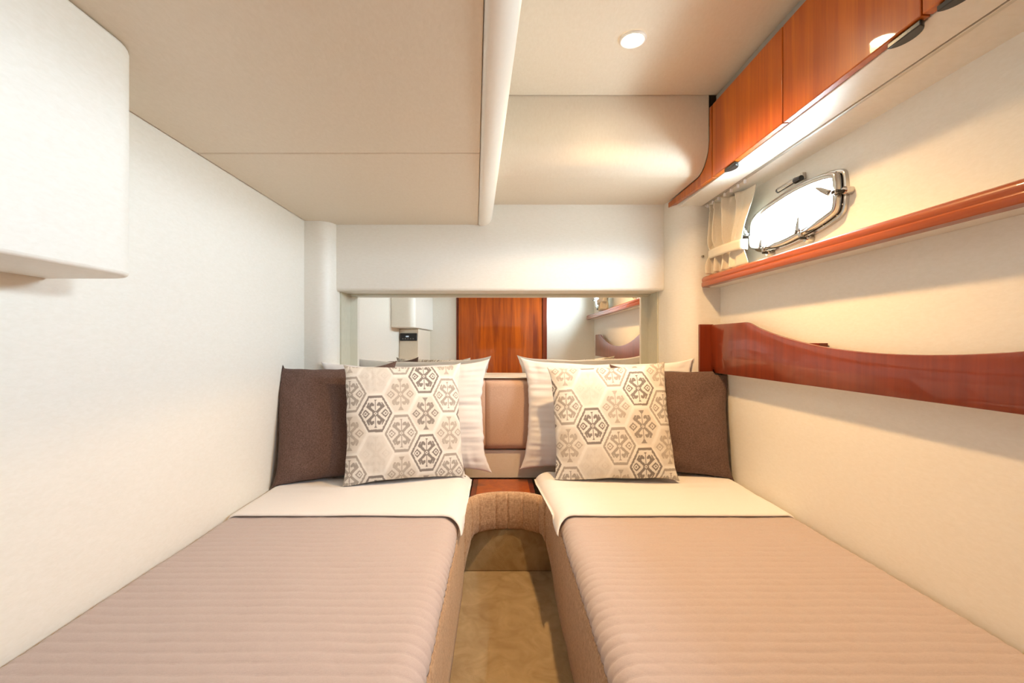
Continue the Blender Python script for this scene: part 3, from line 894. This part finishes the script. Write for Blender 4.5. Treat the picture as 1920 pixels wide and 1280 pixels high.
# berth along the plain wall
place('pillow', cushion_geo(0.71, 0.460, 0.11, 130, 2.0, 0.075, 0.0, 0.012, 1.9, 3.0, ears=0.012), M_SHEET, (-0.400, 1.935, ZB+0.003), 6, 0, -1, 'white pillow behind the brown and patterned cushions by the plain white wall', 'pillow', GP)
place('cushion', cushion_geo(0.455, 0.445, 0.115, 70, 5.0, 0.05, 0, 0.007, 1.2, 3.0, ears=0.015), M_BROWN, (-0.618, 1.765, ZT), 15, 20, -1, 'plain brown linen cushion leaning in the corner by the white wall', 'cushion', 'brown cushions')
o = place('cushion', cushion_geo(0.45, 0.445, 0.13, 300, 8.0, 0.04, 0, 0.006, 1.2, 3.0, nb=300, ears=0.007), M_IKAT, (-0.355, 1.735, ZT), 13, 17, 0, 'grey hexagon-patterned cushion on the berth by the plain white wall', 'cushion', 'patterned cushions')
paint(o, (0.02, -0.03))
# berth below the porthole
place('pillow', cushion_geo(0.71, 0.468, 0.10, 130, 12.0, 0.075, 0.0, 0.012, 1.9, 3.0, ears=0.012), M_SHEET, (0.448, 1.922, ZB+0.004), 6, -11, 0, 'white pillow behind the brown and patterned cushions below the porthole', 'pillow', GP)
place('cushion', cushion_geo(0.450, 0.422, 0.105, 70, 15.0, 0.05, 0, 0.007, 1.2, 3.0, ears=0.015), M_BROWN, (0.684, 1.824, ZT), 10, -12, 1, 'plain brown linen cushion leaning against the porthole wall', 'cushion', 'brown cushions')
o = place('cushion', cushion_geo(0.455, 0.445, 0.13, 300, 18.0, 0.04, 0, 0.006, 1.2, 3.0, nb=300, ears=0.007), M_IKAT, (0.445, 1.735, ZT), 14, -6, -3, 'beige hexagon-patterned cushion on the berth below the porthole', 'cushion', 'patterned cushions')
paint(o, (-0.015, 0.02))

# ------------------------------------------------------------------ settle the soft goods: press each cushion against what it leans or rests on
from mathutils.bvhtree import BVHTree
bpy.context.view_layer.update()
def tree(o):
    M = o.matrix_world
    return BVHTree.FromPolygons([M @ v_.co for v_ in o.data.vertices], [tuple(p.vertices) for p in o.data.polygons])
def all_hits(t, p, d):
    hits, q = [], Vector(p)
    for _ in range(12):
        h = t.ray_cast(q, d)
        if h[0] is None: break
        hits.append(h[0]); q = h[0]+d*1e-4
    return hits
def settle(o, behind, under):
    M = o.matrix_world; Mi = M.inverted(); me = o.data
    front = [tree(b_) for b_ in behind]; beds = [tree(b_) for b_ in under]
    nv = len(me.vertices); half = nv//2
    for k, v_ in enumerate(me.vertices):
        p = M @ v_.co
        back = k >= half                     # the second half of the cloth is its rear face
        if p.z < ZB+ZO+0.08:
            for t in beds:
                h = t.ray_cast(Vector((p.x, p.y, ZO+0.2)), Vector((0, 0, -1)))
                if h[0] is not None and p.z < h[0].z+0.0035: p.z = h[0].z+0.0035
        for t in front:
            hs = all_hits(t, (p.x, 1.2, p.z), Vector((0, 1, 0)))
            if hs:
                yb_ = max(q_.y for q_ in hs)+(0.0110 if back else 0.0065)
                if p.y < yb_: p.y = yb_
        p.x = max(XL+0.003, min(Xw(p.y)-0.003, p.x))
        if p.z > ZO-0.128: p.x = min(p.x, 0.870)
        v_.co = Mi @ p
    me.update()
D = bpy.data.objects
settle(D['cushion.001'], [], [D['folded_sheet']])
settle(D['cushion'], [D['cushion.001']], [D['folded_sheet']])
settle(D['pillow'], [D['cushion.001'], D['cushion']], [D['folded_sheet'], D['mattress']])
settle(D['cushion.003'], [], [D['folded_sheet.001']])
settle(D['cushion.002'], [D['cushion.003']], [D['folded_sheet.001'], D['mattress.001']])
settle(D['pillow.001'], [D['cushion.003'], D['cushion.002']], [D['folded_sheet.001'], D['mattress.001']])
